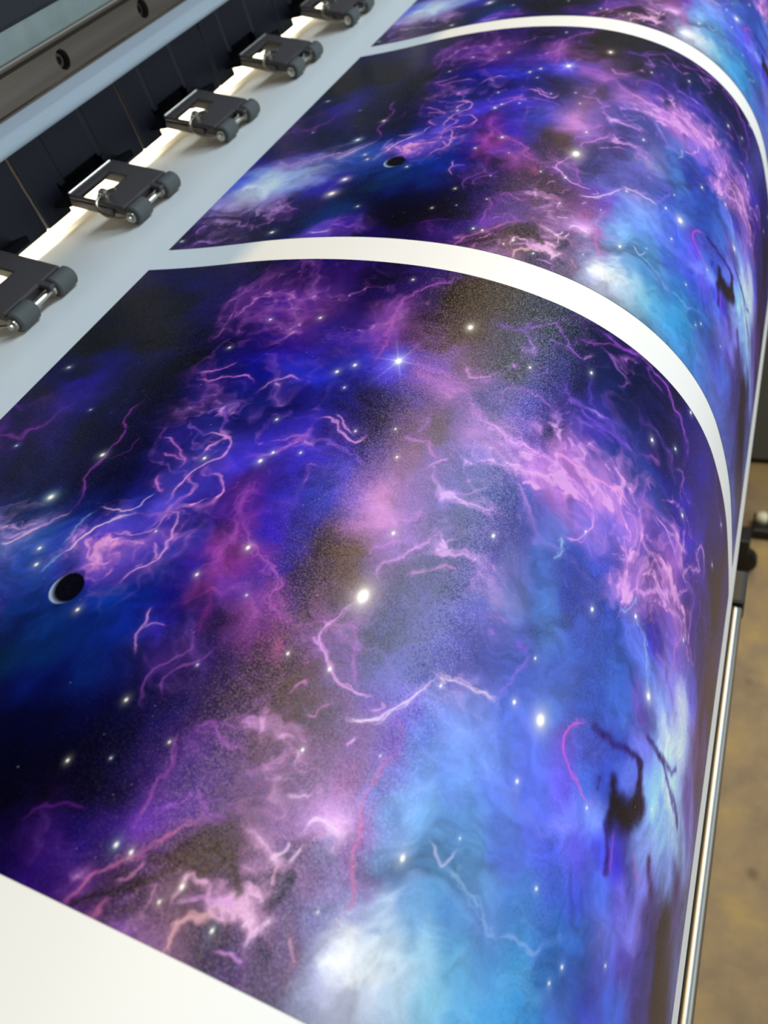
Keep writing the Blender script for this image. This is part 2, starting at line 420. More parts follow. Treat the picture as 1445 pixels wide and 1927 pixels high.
    # dust of tiny stars in dark areas
    for k in range(260):
        i=rn.randint(2,NS-2);j=rn.randint(2,NT-2)
        A[j,i]+= rn.rand()*.35*(A[j,i].mean()<.2)
    A=np.clip(A,0,1)
    return S,U,T,A**(2.2/1.6)

# colour field, strokes and stars of the artwork, in thousandths along and across the print
ART_BASE = '67,56,20,5,60 270,97,25,8,70 448,87,12,4,50 601,90,30,10,80 740,55,45,20,90 893,38,25,10,60 1020,42,50,25,90 37,188,8,4,35 185,199,12,5,45 338,217,20,6,65 472,197,60,25,120 635,220,90,45,150 768,183,60,35,110 916,162,40,20,85 1065,134,45,25,75 1197,101,26,18,32 1360,73,30,24,36 1515,61,28,23,58 87,382,3,4,18 266,390,4,5,22 411,397,12,6,50 517,395,20,8,80 622,389,18,8,95 727,378,50,25,130 820,343,60,40,140 914,305,70,45,140 1010,265,100,55,140 1118,240,40,26,60 1275,219,70,50,62 1416,148,34,26,52 1579,104,28,23,75 1715,84,25,25,75 1847,31,30,25,75 80,626,8,6,45 116,532,10,8,45 221,509,30,20,110 345,513,20,18,70 435,489,8,8,30 564,526,30,25,110 686,493,25,25,140 799,498,35,40,150 900,481,40,50,160 991,443,55,60,160 1094,420,90,80,180 1232,383,110,75,160 1338,350,100,68,115 1491,315,40,30,52 1617,304,40,30,110 1718,215,50,50,120 1845,167,40,50,120 1978,103,20,25,70 2127,35,15,15,70 61,739,20,8,80 127,691,40,25,110 195,645,45,30,120 299,623,25,20,80 445,660,12,10,45 543,652,12,10,50 583,608,30,30,110 705,633,35,40,140 834,612,35,35,130 964,587,40,45,120 1095,558,45,42,95 1218,506,80,62,140 1337,431,130,85,170 1494,414,70,50,140 1616,403,60,45,150 1720,336,70,55,150 1849,308,70,60,170 1965,218,30,35,90 2108,159,15,20,80 2260,47,10,5,100 90,820,40,20,90 201,812,25,20,100 300,788,12,15,60 410,800,14,14,50 504,790,14,12,45 582,781,50,40,140 652,735,60,60,180 757,737,50,45,150 866,717,60,50,160 940,666,70,60,180 1055,677,70,60,150 1150,653,55,48,100 1237,611,90,65,110 1352,611,90,70,110 1428,532,120,90,190 1553,539,150,100,200 1651,481,110,80,180 1760,431,60,50,110 1868,356,80,60,180 1999,315,40,50,130 2140,256,15,20,90 2325,132,8,2,110 192,946,8,12,60 301,937,10,22,70 395,910,12,14,50 502,898,16,14,50 592,885,25,25,90 660,841,60,60,170 756,857,55,50,150 821,829,70,60,190 902,796,90,70,200 983,761,70,65,180 1100,751,80,75,180 1201,740,95,72,145 1295,713,125,88,140 1407,677,130,100,185 1521,637,110,100,200 1621,599,110,110,210 1725,554,150,110,210 1821,473,120,80,170 1942,426,80,75,160 2073,380,40,60,140 2212,296,20,30,120 2382,173,8,2,105 276,1026,12,35,75 347,993,15,60,90 443,990,14,30,90 531,977,20,25,80 622,946,40,50,150 706,947,80,70,180 783,917,60,50,150 856,902,110,60,170 910,906,120,50,180 988,873,70,60,180 1092,848,60,80,170 1190,838,95,78,160 1280,812,125,88,140 1388,779,130,95,170 1491,729,120,110,210 1587,693,110,120,215 1687,653,110,120,215 1802,585,150,110,220 1912,530,160,110,215 2039,491,100,85,190 2168,422,60,70,160 2316,318,30,20,130 2489,169,15,5,90 352,1130,50,100,170 414,1090,40,90,150 497,1092,40,70,170 595,1075,70,60,180 679,1059,40,40,140 739,1032,70,55,170 833,1027,35,45,140 903,1010,80,40,130 941,974,150,70,170 1020,970,60,50,190 1093,952,55,62,145 1187,942,70,56,75 1267,905,110,80,120 1355,878,150,110,195 1438,837,110,85,160 1537,818,100,85,180 1632,783,130,120,215 1746,737,110,110,200 1848,691,130,130,220 1955,637,140,110,220 2068,573,150,110,220 2198,505,120,80,200 2347,400,50,30,150 2527,242,25,8,80 435,1219,40,70,150 481,1182,50,90,170 541,1143,40,60,160 634,1139,40,40,160 716,1122,40,40,140 798,1105,30,50,140 888,1098,35,40,150 925,1062,150,50,120 989,1061,190,70,150 1044,1048,150,80,180 1113,1030,60,60,170 1197,1008,60,45,90 1275,999,75,55,62 1339,966,140,100,185 1426,939,100,85,160 1530,905,100,80,170 1637,867,130,120,210 1731,830,150,150,230 1829,788,100,130,220 1932,740,60,80,180 2041,683,60,70,190 2157,613,150,110,220 2294,532,130,70,190 2445,428,50,20,120 2600,287,30,15,60 511,1298,14,50,100 599,1292,18,60,120 717,1215,20,60,150 796,1198,15,40,120 865,1169,18,25,110 932,1153,90,40,100 982,1115,120,70,170 1057,1110,90,70,160 1132,1103,130,70,150 1172,1067,90,60,160 1241,1048,70,52,100 1465,1006,72,70,135 1567,972,110,110,180 1672,935,135,140,220 1764,899,150,160,230 1866,869,100,140,225 1966,823,60,70,165 2073,768,50,80,190 2185,688,150,110,220 2298,625,130,80,200 2446,531,40,20,140 582,1369,8,45,70 670,1349,10,40,80 730,1299,12,40,100 819,1278,14,40,110 908,1257,40,40,140 964,1231,30,30,110 1020,1205,40,25,70 1086,1189,60,35,90 1151,1171,120,60,130 1224,1163,110,62,120 1290,1145,130,80,170 1357,1125,140,100,200 1447,1086,76,74,140 1545,1054,112,111,182 1646,1020,105,115,200 1755,992,120,120,205 1848,955,110,120,210 1928,920,100,140,225 2012,881,55,80,175 2100,837,60,90,190 2196,783,110,120,220 2284,740,60,50,190 2391,690,130,90,200 2532,595,60,40,120 648,1434,5,12,45 732,1413,8,14,55 792,1365,10,35,85 869,1335,12,30,80 948,1304,60,40,120 1022,1285,55,35,100 1092,1256,50,30,78 1168,1236,75,48,90 1252,1224,105,65,118 1310,1196,130,75,150 1395,1182,150,100,200 1483,1144,86,80,160 1585,1123,100,102,190 1678,1080,125,125,218 1786,1052,100,110,200 1881,1027,80,100,200 1972,976,75,100,200 2073,929,60,90,190 2163,882,80,120,220 2262,824,110,130,225 2387,766,150,130,220 2523,682,90,80,180 2711,502,70,40,80 709,1493,3,8,35 803,1469,5,10,40 881,1428,7,12,50 949,1390,9,20,65 1033,1368,30,25,80 1112,1337,55,36,84 1198,1314,72,48,90 1285,1290,98,65,108 1361,1268,112,68,120 1431,1237,130,70,150 1516,1222,110,60,170 1601,1206,120,100,210 1688,1188,122,144,226 1786,1154,120,142,226 1874,1087,90,110,210 1991,1062,80,110,200 2086,1008,60,90,190 2193,956,80,120,215 2275,922,130,110,220 2368,876,150,160,230 2477,781,190,180,235 2667,653,90,50,110 759,1539,2,5,28 850,1515,3,6,30 934,1484,5,10,40 1000,1447,8,14,50 1071,1428,50,30,90 1135,1402,110,65,130 1207,1382,100,70,130 1298,1367,92,62,112 1365,1338,104,65,114 1440,1316,130,75,130 1510,1285,140,75,150 1580,1274,130,80,190 1664,1258,122,148,228 1763,1235,128,147,229 1861,1200,108,132,220 1960,1153,85,100,210 2053,1115,110,80,200 2136,1078,90,90,200 2228,1045,70,90,200 2303,993,130,120,220 2395,936,160,190,240 2497,864,190,190,235 2658,756,100,60,120 806,1583,2,4,22 895,1559,3,5,26 977,1528,5,8,35 1052,1517,6,10,40 1100,1477,70,40,110 1163,1451,90,65,130 1233,1432,110,75,150 1316,1409,130,85,160 1393,1396,104,66,116 1466,1375,120,75,120 1540,1354,170,90,150 1608,1343,130,140,210 1698,1315,122,160,226 1791,1285,124,150,228 1887,1251,90,110,220 1993,1223,85,100,215 2081,1178,110,80,210 2142,1141,80,110,210 2215,1119,60,80,190 2290,1082,110,120,220 2380,1043,150,190,240 2495,983,180,200,240 2612,911,110,80,170 858,1631,25,10,60 927,1603,40,15,80 1002,1583,35,15,90 1074,1555,60,30,100 1145,1527,120,65,160 1207,1502,110,65,150 1275,1483,90,60,130 1339,1457,100,60,120 1403,1448,150,95,160 1474,1428,210,150,210 1534,1410,220,160,215 1605,1407,170,120,180 1662,1381,130,175,220 1743,1365,120,175,220 1835,1336,110,160,220 1931,1303,90,120,215 2032,1267,85,95,210 2120,1223,120,120,215 2203,1188,140,150,225 2297,1155,30,5,80 2432,1083,160,190,240 2555,1006,180,190,240 907,1675,20,8,55 974,1649,50,20,90 1036,1616,55,30,110 1101,1598,40,40,90 1177,1578,110,60,120 1237,1553,90,55,110 1310,1541,70,45,80 1366,1526,110,65,120 1434,1507,190,130,200 1491,1491,150,90,140 1550,1474,160,150,190 1621,1454,190,130,190 1699,1440,140,175,215 1786,1413,120,175,220 1873,1377,110,165,220 1976,1361,85,110,215 2069,1310,80,90,210 2162,1275,110,90,210 2245,1240,80,80,210 2308,1233,60,40,180 2383,1176,150,160,230 2488,1120,150,180,235 2583,1049,170,190,240 1006,1679,60,25,90 1070,1662,110,60,120 1133,1645,80,50,90 1191,1622,70,45,85 1255,1604,190,130,180 1315,1580,190,130,200 1370,1565,100,70,120 1426,1550,150,100,170 1487,1541,70,40,80 1549,1532,130,85,130 1606,1515,170,150,190 1681,1502,190,160,210 1754,1481,130,170,215 1841,1455,100,160,205 1932,1427,110,160,220 2033,1411,70,130,205 2113,1367,75,100,205 2190,1339,80,90,205 2275,1306,90,110,210 2350,1274,120,100,210 2438,1223,130,120,215 2527,1154,130,140,210 2628,1106,60,40,120 1194,1681,170,110,170 1251,1658,190,130,190 1315,1641,200,140,180 1373,1633,90,80,130 1427,1618,130,85,140 1481,1603,110,75,130 1536,1588,130,100,150 1592,1573,170,170,210 1661,1554,170,180,220 1735,1541,170,200,225 1807,1521,130,180,220 1890,1489,90,140,200 1967,1465,100,140,210 2055,1454,65,140,195 2141,1426,60,120,190 2218,1400,65,120,200 2302,1369,120,120,205 2398,1321,130,115,210 2481,1275,70,50,120 2574,1230,20,10,40 1393,1671,90,60,120 1456,1654,130,85,150 1525,1642,110,85,110 1579,1628,120,90,120 1639,1619,230,240,246 1706,1601,245,250,252 1779,1588,225,240,246 1846,1562,185,222,236 1920,1541,90,160,200 1992,1513,75,140,195 2076,1495,60,140,180 2164,1476,60,120,180 2241,1451,65,100,180 2323,1414,80,80,160 2399,1377,70,50,130 2503,1345,60,50,130 2600,1303,15,8,35 1562,1674,110,85,110 1620,1665,225,238,245 1686,1648,252,253,250 1753,1630,250,252,250 1825,1618,215,232,240 1896,1599,140,190,210 1970,1579,90,160,200 2047,1557,70,150,195 2128,1534,60,140,185 2215,1508,80,110,180 2294,1483,65,70,160 2386,1453,55,80,160 2506,1410,50,40,110 2621,1366,12,6,30 33,1605,30,10,50 64,1557,60,30,90 101,1666,90,50,100 126,1533,60,35,100 66,1448,120,80,150 88,1378,170,150,190 132,1350,190,195,215 179,1286,190,205,225 238,1245,170,185,220 93,1181,130,160,210 15,1223,60,80,180 310,1230,90,100,190 5,1073,40,20,110 140,1111,120,95,170 248,1086,110,95,180 74,1004,40,15,80 146,938,20,10,80 53,812,50,20,100 197,867,12,10,70 338,1014,15,30,80 345,929,20,15,80 132,595,45,20,120 212,530,35,20,120 103,734,60,25,110 330,786,12,8,60 10,145,15,8,50 116,199,8,5,35 225,261,5,3,30 376,1150,60,90,180 468,1172,40,80,170 545,1298,20,50,120 430,1318,40,30,120 378,1381,30,25,120 347,1481,30,15,80 255,1528,30,12,70 378,1622,15,30,80 467,1569,15,45,90 518,1507,15,45,80 570,1444,15,25,60 583,1641,70,40,140 518,1669,80,60,150 720,1671,40,20,110 743,1545,5,8,35 682,1414,10,25,80 330,1678,20,25,70 248,1628,40,20,80'
ART_STROKES = '160,75,165,9.1,0.6:43,802 75,801 111,812 118,791 123,776 144,746 180,671;150,65,180,6.8,0.7:399,646 392,667 378,713 383,742 404,772 406,804 406,841 414,864 414,894 415,929 432,949 441,987 438,1022;200,155,215,7.6,0.8:442,1022 431,1048 410,1067 384,1088 352,1107 314,1124;240,205,240,6,0.7:327,1138 357,1123 374,1100 403,1077;125,60,155,3.4,0.5:469,785 466,817 457,849 426,866;205,120,215,5.8,0.8:492,538 545,519 569,500 587,483;205,120,215,7.5,0.8:507,560 551,563 585,544 636,532 685,548;205,120,215,5.8,0.85:537,768 579,785 623,809 650,823 658,849;205,120,215,4.9,0.8:572,822 615,821 654,828;125,60,155,5.1,0.6:531,778 523,755 522,730;220,152,232,6.4,0.85:646,752 666,742 714,751 747,760 756,788 728,821 711,852 702,887 690,922 691,958;130,80,210,7,0.7:602,683 621,667 658,663 689,691 688,715;130,80,210,6.8,0.7:574,717 607,739 646,752;205,120,215,9.4,0.9:615,890 633,915 663,931;240,205,240,3.8,0.7:638,940 616,982 586,1000 517,1008;240,205,240,5.8,0.9:627,996 592,1018 562,1043 542,1063 530,1088 519,1118 512,1135;160,200,240,8.4,0.45:512,1135 501,1164 492,1194;160,200,240,7.4,0.4:518,1020 499,1050 497,1086 491,1123;220,152,232,7,0.9:711,978 747,996 759,1024 774,1058 781,1081 765,1106 734,1127 717,1163;220,152,232,5.1,0.75:611,1057 643,1055 680,1056 706,1039 708,1008 714,982;220,152,232,7.1,0.75:547,1088 566,1099 593,1123 643,1132 654,1121;220,152,232,4.3,0.6:656,1072 689,1073 718,1074;220,152,232,5.6,0.7:734,1062 757,1076 779,1090;185,92,200,34.2,0.45:876,858 902,923 924,1000 925,1062 917,1105;205,108,208,13.4,0.6:917,935 974,995 1016,1031 1055,1040 1099,1055 1125,1070 1125,1092 1124,1113 1152,1130 1209,1135;220,152,232,6.2,0.9:847,1206 842,1223 851,1242 846,1259 862,1282 874,1302;220,152,232,3.7,0.7:856,1247 872,1234 902,1233;80,50,180,31.9,0.35:842,1230 889,1261 876,1282;145,80,180,5.9,0.55:966,1217 990,1250 995,1265 970,1283 948,1306 939,1335 949,1364 979,1387;145,80,180,5.9,0.55:1051,1246 1036,1273 1002,1293 983,1316 979,1336 996,1356;125,45,115,17.9,0.5:939,1112 965,1145 978,1192 991,1236;170,90,190,8.7,0.6:1119,1391 1131,1375 1149,1367 1186,1383 1219,1393 1271,1398;165,88,175,12.2,0.6:1083,1405 1087,1426 1111,1459 1098,1487 1105,1515 1107,1538 1113,1564;95,38,135,5.9,0.5:873,1606 898,1585 953,1570 992,1563;160,90,200,10,0.6:1194,1479 1169,1504 1140,1523;160,90,200,9,0.6:1195,1480 1243,1497 1297,1489;190,105,160,10.2,0.8:1241,1506 1201,1540 1177,1574 1150,1598 1108,1625 1074,1645 1063,1669 1061,1689;210,140,190,6.4,0.7:1174,1595 1157,1620 1135,1639;180,100,150,7,0.7:1144,1662 1122,1680 1118,1688;240,180,190,10.6,0.8:1304,1684 1294,1663 1303,1644 1328,1624 1372,1612;220,152,232,7.3,0.7:1410,1590 1358,1591 1307,1610 1281,1629;240,205,240,8,0.8:1448,1645 1471,1624 1482,1605 1489,1591;240,205,240,8,0.7:1426,1625 1454,1603;220,152,232,6,0.7:1392,1656 1430,1662 1467,1664;42,26,42,15,0.8:1186,1588 1235,1578 1315,1566 1330,1530 1366,1552 1398,1575;42,26,42,11,0.8:1158,1640 1199,1613 1235,1588;38,24,42,10.7,0.8:1076,1681 1111,1663 1146,1651;45,25,58,16.8,0.85:1489,1532 1490,1563 1465,1582;45,28,70,15.8,0.7:1489,1630 1507,1636;205,112,165,11.2,0.7:1624,1290 1586,1327 1581,1366 1582,1396 1602,1434 1617,1472 1640,1514 1640,1544 1625,1575;150,75,180,10.2,0.5:1581,1235 1608,1254 1610,1299 1586,1327;125,95,178,5.4,0.7:1591,1626 1615,1605 1620,1587;120,85,110,17.6,0.7:1519,1578 1551,1603 1568,1620 1568,1660 1596,1684;225,160,180,4.4,0.7:1543,1605 1566,1637;240,205,240,9.1,0.8:1472,1459 1493,1434 1527,1441 1565,1450;240,205,240,6.8,0.8:1429,1525 1452,1507 1446,1487;240,205,240,6.8,0.8:1477,1516 1480,1483;240,180,210,7.6,0.8:1462,1557 1458,1527;240,205,240,7.4,0.8:1445,1580 1457,1572;240,205,240,5.2,0.7:1405,1432 1455,1415;220,152,232,12.7,0.6:1316,1409 1354,1382;200,200,240,5.3,0.6:1779,1395 1813,1418 1833,1418 1852,1389;150,190,235,12.5,0.5:1824,1421 1903,1435 1965,1455 2005,1466;135,168,228,8.6,0.6:2001,1464 2059,1452 2114,1464 2137,1443;205,82,205,8.7,0.95:2111,1040 2077,1054 2051,1084 2052,1117 2071,1139 2107,1156 2153,1171 2187,1170;34,4,95,18.1,0.85:2135,1032 2207,1035 2258,1028 2304,1018 2323,1029;35,0,90,17.5,0.9:2313,1022 2337,1048 2349,1088;195,70,150,6.6,0.7:2338,1036 2378,1091 2390,1122;14,2,50,24.2,0.95:2246,1104 2252,1134 2257,1163 2261,1193;6,1,24,44.8,1:2265,1160 2301,1153 2333,1135 2359,1111;8,1,28,33,1:2269,1142 2311,1132 2355,1095;14,2,50,19.1,0.95:2330,1025 2349,1062 2362,1105;30,30,110,12.6,0.6:2194,1118 2196,1149;38,0,96,14.9,0.9:2254,1202 2269,1236 2280,1274;195,80,160,5.4,0.7:2275,1197 2287,1242 2293,1271;70,25,170,22.2,0.75:2334,1172 2341,1204 2352,1246 2377,1268;185,90,170,6.3,0.7:2355,1197 2396,1225 2428,1230;65,25,80,25.6,0.85:2442,1174 2457,1202 2475,1218;125,60,105,14.4,0.7:2424,1263 2445,1303 2476,1303;110,60,110,13.3,0.7:2537,1215 2549,1255;34,4,95,17.6,0.9:2337,950 2392,957 2413,958 2453,965 2490,982 2540,990 2564,1004;38,4,95,15.8,0.8:2422,947 2469,941 2502,923;220,152,232,10.1,0.8:1932,586 1948,625 1940,676 1884,698;220,152,232,10.6,0.8:1776,522 1846,539 1896,552 1938,579;220,152,232,15.9,0.8:1452,498 1526,512 1599,525 1653,520 1737,517 1776,522;232,150,215,7.3,0.9:1729,498 1797,489 1887,490 1963,488 2015,480 2092,488;220,152,232,10.9,0.7:1773,447 1791,474;220,152,232,5.5,0.8:1976,480 2045,496 2080,499;170,100,190,27.5,0.6:1175,391 1233,415 1296,408 1365,425 1427,480 1490,502 1580,509;168,88,182,16.6,0.75:1121,10 1125,45 1066,84 1020,134 994,173 1000,250 1014,315 1020,386 1018,429;150,80,170,12.7,0.5:962,227 964,169 986,133;135,68,165,28.1,0.5:470,170 547,187 585,178 646,219 739,315;110,55,130,15.9,0.5:590,117 578,82 588,43;90,60,170,19.9,0.5:762,342 872,349 975,324;150,85,170,23.7,0.5:1131,348 1130,318 1156,289;220,152,232,7.3,0.7:714,584 734,547 765,532 786,519 823,527;220,152,232,8.4,0.9:970,640 1004,638 1049,658 1096,675 1124,675 1135,650;220,152,232,5.1,0.8:1002,620 1044,642 1093,653;170,105,205,8.3,0.6:864,733 912,716 959,696;175,105,205,11.4,0.7:841,783 888,768 913,746 930,725 965,689;135,92,205,13,0.7:966,735 985,708 1020,700 1082,703 1154,724 1184,744;175,112,195,15,0.7:1248,623 1273,634 1325,635 1358,651 1418,655;160,105,190,10.3,0.5:1286,553 1300,578 1274,611;220,152,232,8.2,0.6:1365,699 1399,666 1420,648;165,118,205,9.5,0.6:1457,764 1493,726 1543,702 1581,672;130,80,210,15.2,0.4:1119,829 1150,821 1201,838;185,120,200,20.8,0.6:1190,893 1266,886 1331,871 1397,831 1411,801;205,132,218,12.8,0.75:1375,999 1355,975 1372,947 1409,922 1429,887 1472,859 1503,825;180,115,210,11.4,0.55:1309,956 1312,934 1338,912 1405,885;205,130,190,7.1,0.6:1454,952 1488,937 1530,909 1591,901;200,140,215,5.9,0.6:1499,874 1551,836;220,152,232,8.6,0.9:1355,1056 1332,1079 1314,1118 1306,1144 1317,1170 1357,1189 1389,1213 1433,1217 1484,1215 1505,1208;220,152,232,4.9,0.7:1290,1160 1313,1171;172,85,190,11.1,0.6:1358,1104 1399,1131 1412,1169 1459,1209;240,205,240,8.2,0.9:1455,1274 1480,1273 1507,1266 1539,1251 1566,1229 1591,1200 1621,1169 1652,1137;240,205,240,8.8,0.85:1630,1126 1661,1134 1705,1123 1746,1126 1788,1119 1832,1115;200,160,225,22.9,0.4:1698,1110 1769,1105;135,112,218,10.6,0.6:1820,1110 1848,1070 1875,1028 1893,1000;130,80,210,8.3,0.6:1823,981 1851,990 1876,1004;175,112,218,17.7,0.7:1742,994 1759,1000;190,120,200,9.7,0.4:1715,973 1786,958;200,120,190,5.8,0.7:1294,1276 1311,1257 1325,1249;200,120,190,5.7,0.7:1355,1303 1384,1302 1387,1283 1409,1265;220,152,232,6.7,0.8:1479,1316 1500,1303;220,110,190,7.2,0.7:1295,1219 1309,1210;220,152,232,5.9,0.7:1529,1220 1544,1226 1508,1244;190,80,150,14.6,0.5:1201,1175 1222,1204;220,152,232,8.3,0.8:2184,451 2242,454 2298,438 2363,421;220,152,232,6.2,0.7:2243,458 2290,478 2342,492;220,152,232,11.3,0.6:2148,501 2131,546 2188,561 2247,573 2288,606;220,152,232,12.1,0.6:2037,655 2088,650 2141,624;220,152,232,12,0.8:2171,636 2186,677 2251,638 2324,594 2374,545 2418,483;220,152,232,12.3,0.75:2258,658 2330,636 2391,611 2409,623;220,152,232,9.9,0.8:2418,483 2365,494 2399,439 2453,390 2418,378 2442,322 2481,335 2489,386;220,152,232,7.3,0.6:2053,517 2103,519 2126,580;160,200,240,19.1,0.6:1872,704 1886,737 1873,768;160,200,240,10.2,0.5:2190,689 2171,724 2130,759;195,132,218,14.7,0.7:2428,637 2394,681 2388,725 2388,774;220,152,232,11.5,0.6:2453,624 2481,652;208,188,238,23.3,0.6:2457,724 2435,793 2445,846 2506,846;160,200,240,15.4,0.5:2194,739 2244,765 2286,822 2307,879;135,60,190,14.9,0.5:2243,848 2259,908 2312,937;115,42,140,14.9,0.5:2449,447 2510,459 2582,463 2636,487 2679,639 2688,758;150,75,195,8.5,0.8:1478,137 1509,125 1557,90 1594,81 1651,130 1708,153 1739,152;160,82,200,11.5,0.85:1754,16 1808,22 1862,29 1938,16 1993,17 2053,25 2120,23 2163,62 2210,78 2246,123 2270,142 2257,195;140,70,180,8.8,0.6:1681,85 1752,78 1815,42 1890,34;220,152,232,12.7,0.6:1733,155 1762,124;140,70,180,9.1,0.7:2004,25 2052,57 2111,61;112,76,205,19.8,0.7:1691,247 1712,298 1769,310 1849,332 1920,330 2001,331 2025,346;100,72,200,14.1,0.5:1787,191 1820,276 1925,302 1968,326;155,88,182,11.4,0.6:1491,380 1539,361 1615,350 1656,364 1705,375;110,70,130,13.4,0.5:1401,393 1444,339 1485,288;112,62,175,20.8,0.6:1361,174 1424,167 1482,145;150,85,180,8.2,0.6:2074,313 2113,300 2153,302;145,82,195,11.1,0.7:2223,246 2256,222 2276,250 2271,294 2299,319;175,102,195,11.9,0.6:2119,389 2120,442 2178,433;120,50,150,9.2,0.6:2461,-9 2484,69 2529,86 2554,72;120,70,160,24.5,0.6:2642,1250 2641,1217 2663,1158 2694,1064 2708,960 2701,895;220,172,228,12.5,0.85:98,1059 138,1111 189,1115 246,1110 291,1102 345,1084 398,1062;215,170,225,10.8,0.7:101,1133 165,1132 230,1142 286,1130;145,50,155,10.1,0.7:2,819 30,800 94,803 122,766;155,62,155,11.2,0.6:99,994 144,996 162,967;195,208,238,18.1,0.6:87,1236 162,1193 256,1188;220,152,232,13.9,0.7:212,1474 258,1476 301,1445;220,152,232,10.4,0.8:71,1678 84,1650 120,1646 156,1672;220,152,232,10.7,0.7:37,1591 33,1552 54,1537;125,60,155,8,0.6:173,1605 219,1584;125,60,155,7.1,0.5:390,1380 430,1333;240,205,240,8.9,0.7:481,1667 546,1655;130,80,210,10.2,0.6:503,1605 591,1620 635,1611;30,8,45,11,0.75:13,1491 82,1481 177,1533 224,1499;30,8,45,10.8,0.7:74,1541 162,1568 231,1556;70,35,90,11.1,0.6:6,1422 90,1461 140,1446;220,152,232,14.1,0.6:-17,1376 52,1401 118,1441'
ART_STARS = '1101,398,13.2,1 1281,210,10.2,2 924,477,6.5,2 968,443,6.6,0 1358,1042,20.0,2 1358,883,5.8,0 1650,789,6.1,0 869,799,7.2,2 890,768,4.9,0 988,1022,7.0,0 900,1111,4.7,2 717,1037,2.9,0 705,821,5.7,2 524,429,4.3,0 53,514,6.1,0 403,850,7.6,3 358,994,8.8,3 122,836,4.4,3 445,1134,5.7,2 471,1174,5.7,2 664,1250,5.1,2 925,1383,4.5,2 883,1508,3.8,2 1080,1423,3.2,2 973,1480,2.1,3 1039,1283,2.4,0 1058,1123,2.6,0 1241,1205,4.3,2 1362,1203,5.4,2 1389,1352,4.3,0 1578,1307,2.2,0 1661,1144,3.7,0 1965,1102,14.3,2 1875,1100,5.8,0 1897,995,3.6,3 2033,813,6.3,0 2193,742,6.1,0 2307,877,9.3,0 1948,1230,4.8,0 2170,1192,3.4,0 2410,1077,4.1,0 2078,1372,4.0,3 1722,1437,7.7,2 1094,1592,5.7,3 1133,1593,5.2,2 1274,1606,5.9,2 1244,1636,3.6,2 1378,1640,4.8,3 2201,1456,4.1,3 2174,1489,3.3,0 2337,1407,3.4,3 1844,1367,2.4,3 1783,185,6.2,0 1553,274,4.7,0 2097,245,7.4,0 2208,191,5.7,3 2244,11,6.4,0 2303,349,6.6,0 1259,692,4.2,2 1210,615,3.4,0 1093,653,3.7,0 970,752,3.6,0 836,668,4.4,0 587,301,4.6,0 751,280,5.3,0 984,67,4.4,0 979,526,3.6,0 247,691,3.4,0 1579,1559,2.4,0 2427,636,5.3,0 1939,647,3.4,0 2563,87,5.9,0 2538,274,5.3,0 440,1411,12.4,2 446,1314,10.0,2 333,1640,7.8,3 18,1637,6.5,0 586,1509,4.2,0'
ART_REGIONS = '666,742,103,0.9,205,125,230 684,693,77,0.6,150,100,225 763,913,83,0.9,215,130,225 856,902,61,0.7,210,110,200 652,1093,101,0.9,220,130,220 553,1082,72,0.6,205,130,225 749,1045,63,0.7,210,130,225 635,220,204,0.8,165,90,195 469,223,110,0.5,150,80,185 768,183,173,0.7,135,75,160 747,587,133,0.6,140,90,205 564,526,95,0.6,160,85,190 948,735,131,0.6,160,100,215 879,241,124,0.6,165,95,190 1098,199,124,0.4,150,95,150 1535,665,155,0.7,185,130,225 1704,646,132,0.7,195,130,220 1459,740,110,0.5,175,120,215 1550,842,111,0.7,190,125,215 1696,758,93,0.5,185,130,220 1479,909,71,0.5,190,120,200 1688,518,141,0.8,205,130,215 1380,436,128,0.7,190,110,195 1852,492,134,0.8,205,125,215 2093,574,171,0.8,222,142,228 2254,586,143,0.85,225,145,228 1999,515,127,0.9,205,125,215 2251,411,124,0.75,215,130,220 2369,551,117,0.75,220,135,220 2206,675,106,0.9,215,140,225 1518,176,144,0.5,125,75,185 1810,330,175,0.6,115,85,205 1826,44,200,0.6,150,85,190 1504,391,112,0.5,150,95,190 2136,157,109,0.4,110,70,190 1047,1073,94,0.5,215,110,190 1202,1109,89,0.5,190,95,180 956,1082,81,0.5,210,85,160 1350,1139,87,0.5,195,120,210 983,1273,65,0.5,140,85,180 1373,1265,92,0.5,190,115,190 1201,1374,86,0.6,170,100,190 1172,1494,75,0.7,165,95,185 1322,1398,94,0.6,190,130,200 1438,1438,71,0.8,225,165,220 1337,1542,86,0.7,170,100,170 1445,1504,68,1.1,235,180,225 1315,1611,76,0.6,220,160,205 1435,1578,73,0.9,215,150,200 1431,1639,61,0.9,225,165,205 1256,1649,53,0.7,210,150,200 1080,1604,84,0.5,120,60,150 1082,1674,44,0.5,170,100,160 940,1617,67,0.4,90,40,140 1549,1432,61,0.6,230,180,225 1704,1128,75,0.5,215,170,230 1722,889,87,0.3,190,160,225 103,1598,119,1.1,200,130,200 97,1436,111,1,215,170,215 250,1438,112,0.6,170,110,200 235,1102,141,0.6,200,160,220 586,1648,99,0.7,150,90,210 241,1576,107,0.6,110,50,130 54,764,136,0.4,130,60,160'
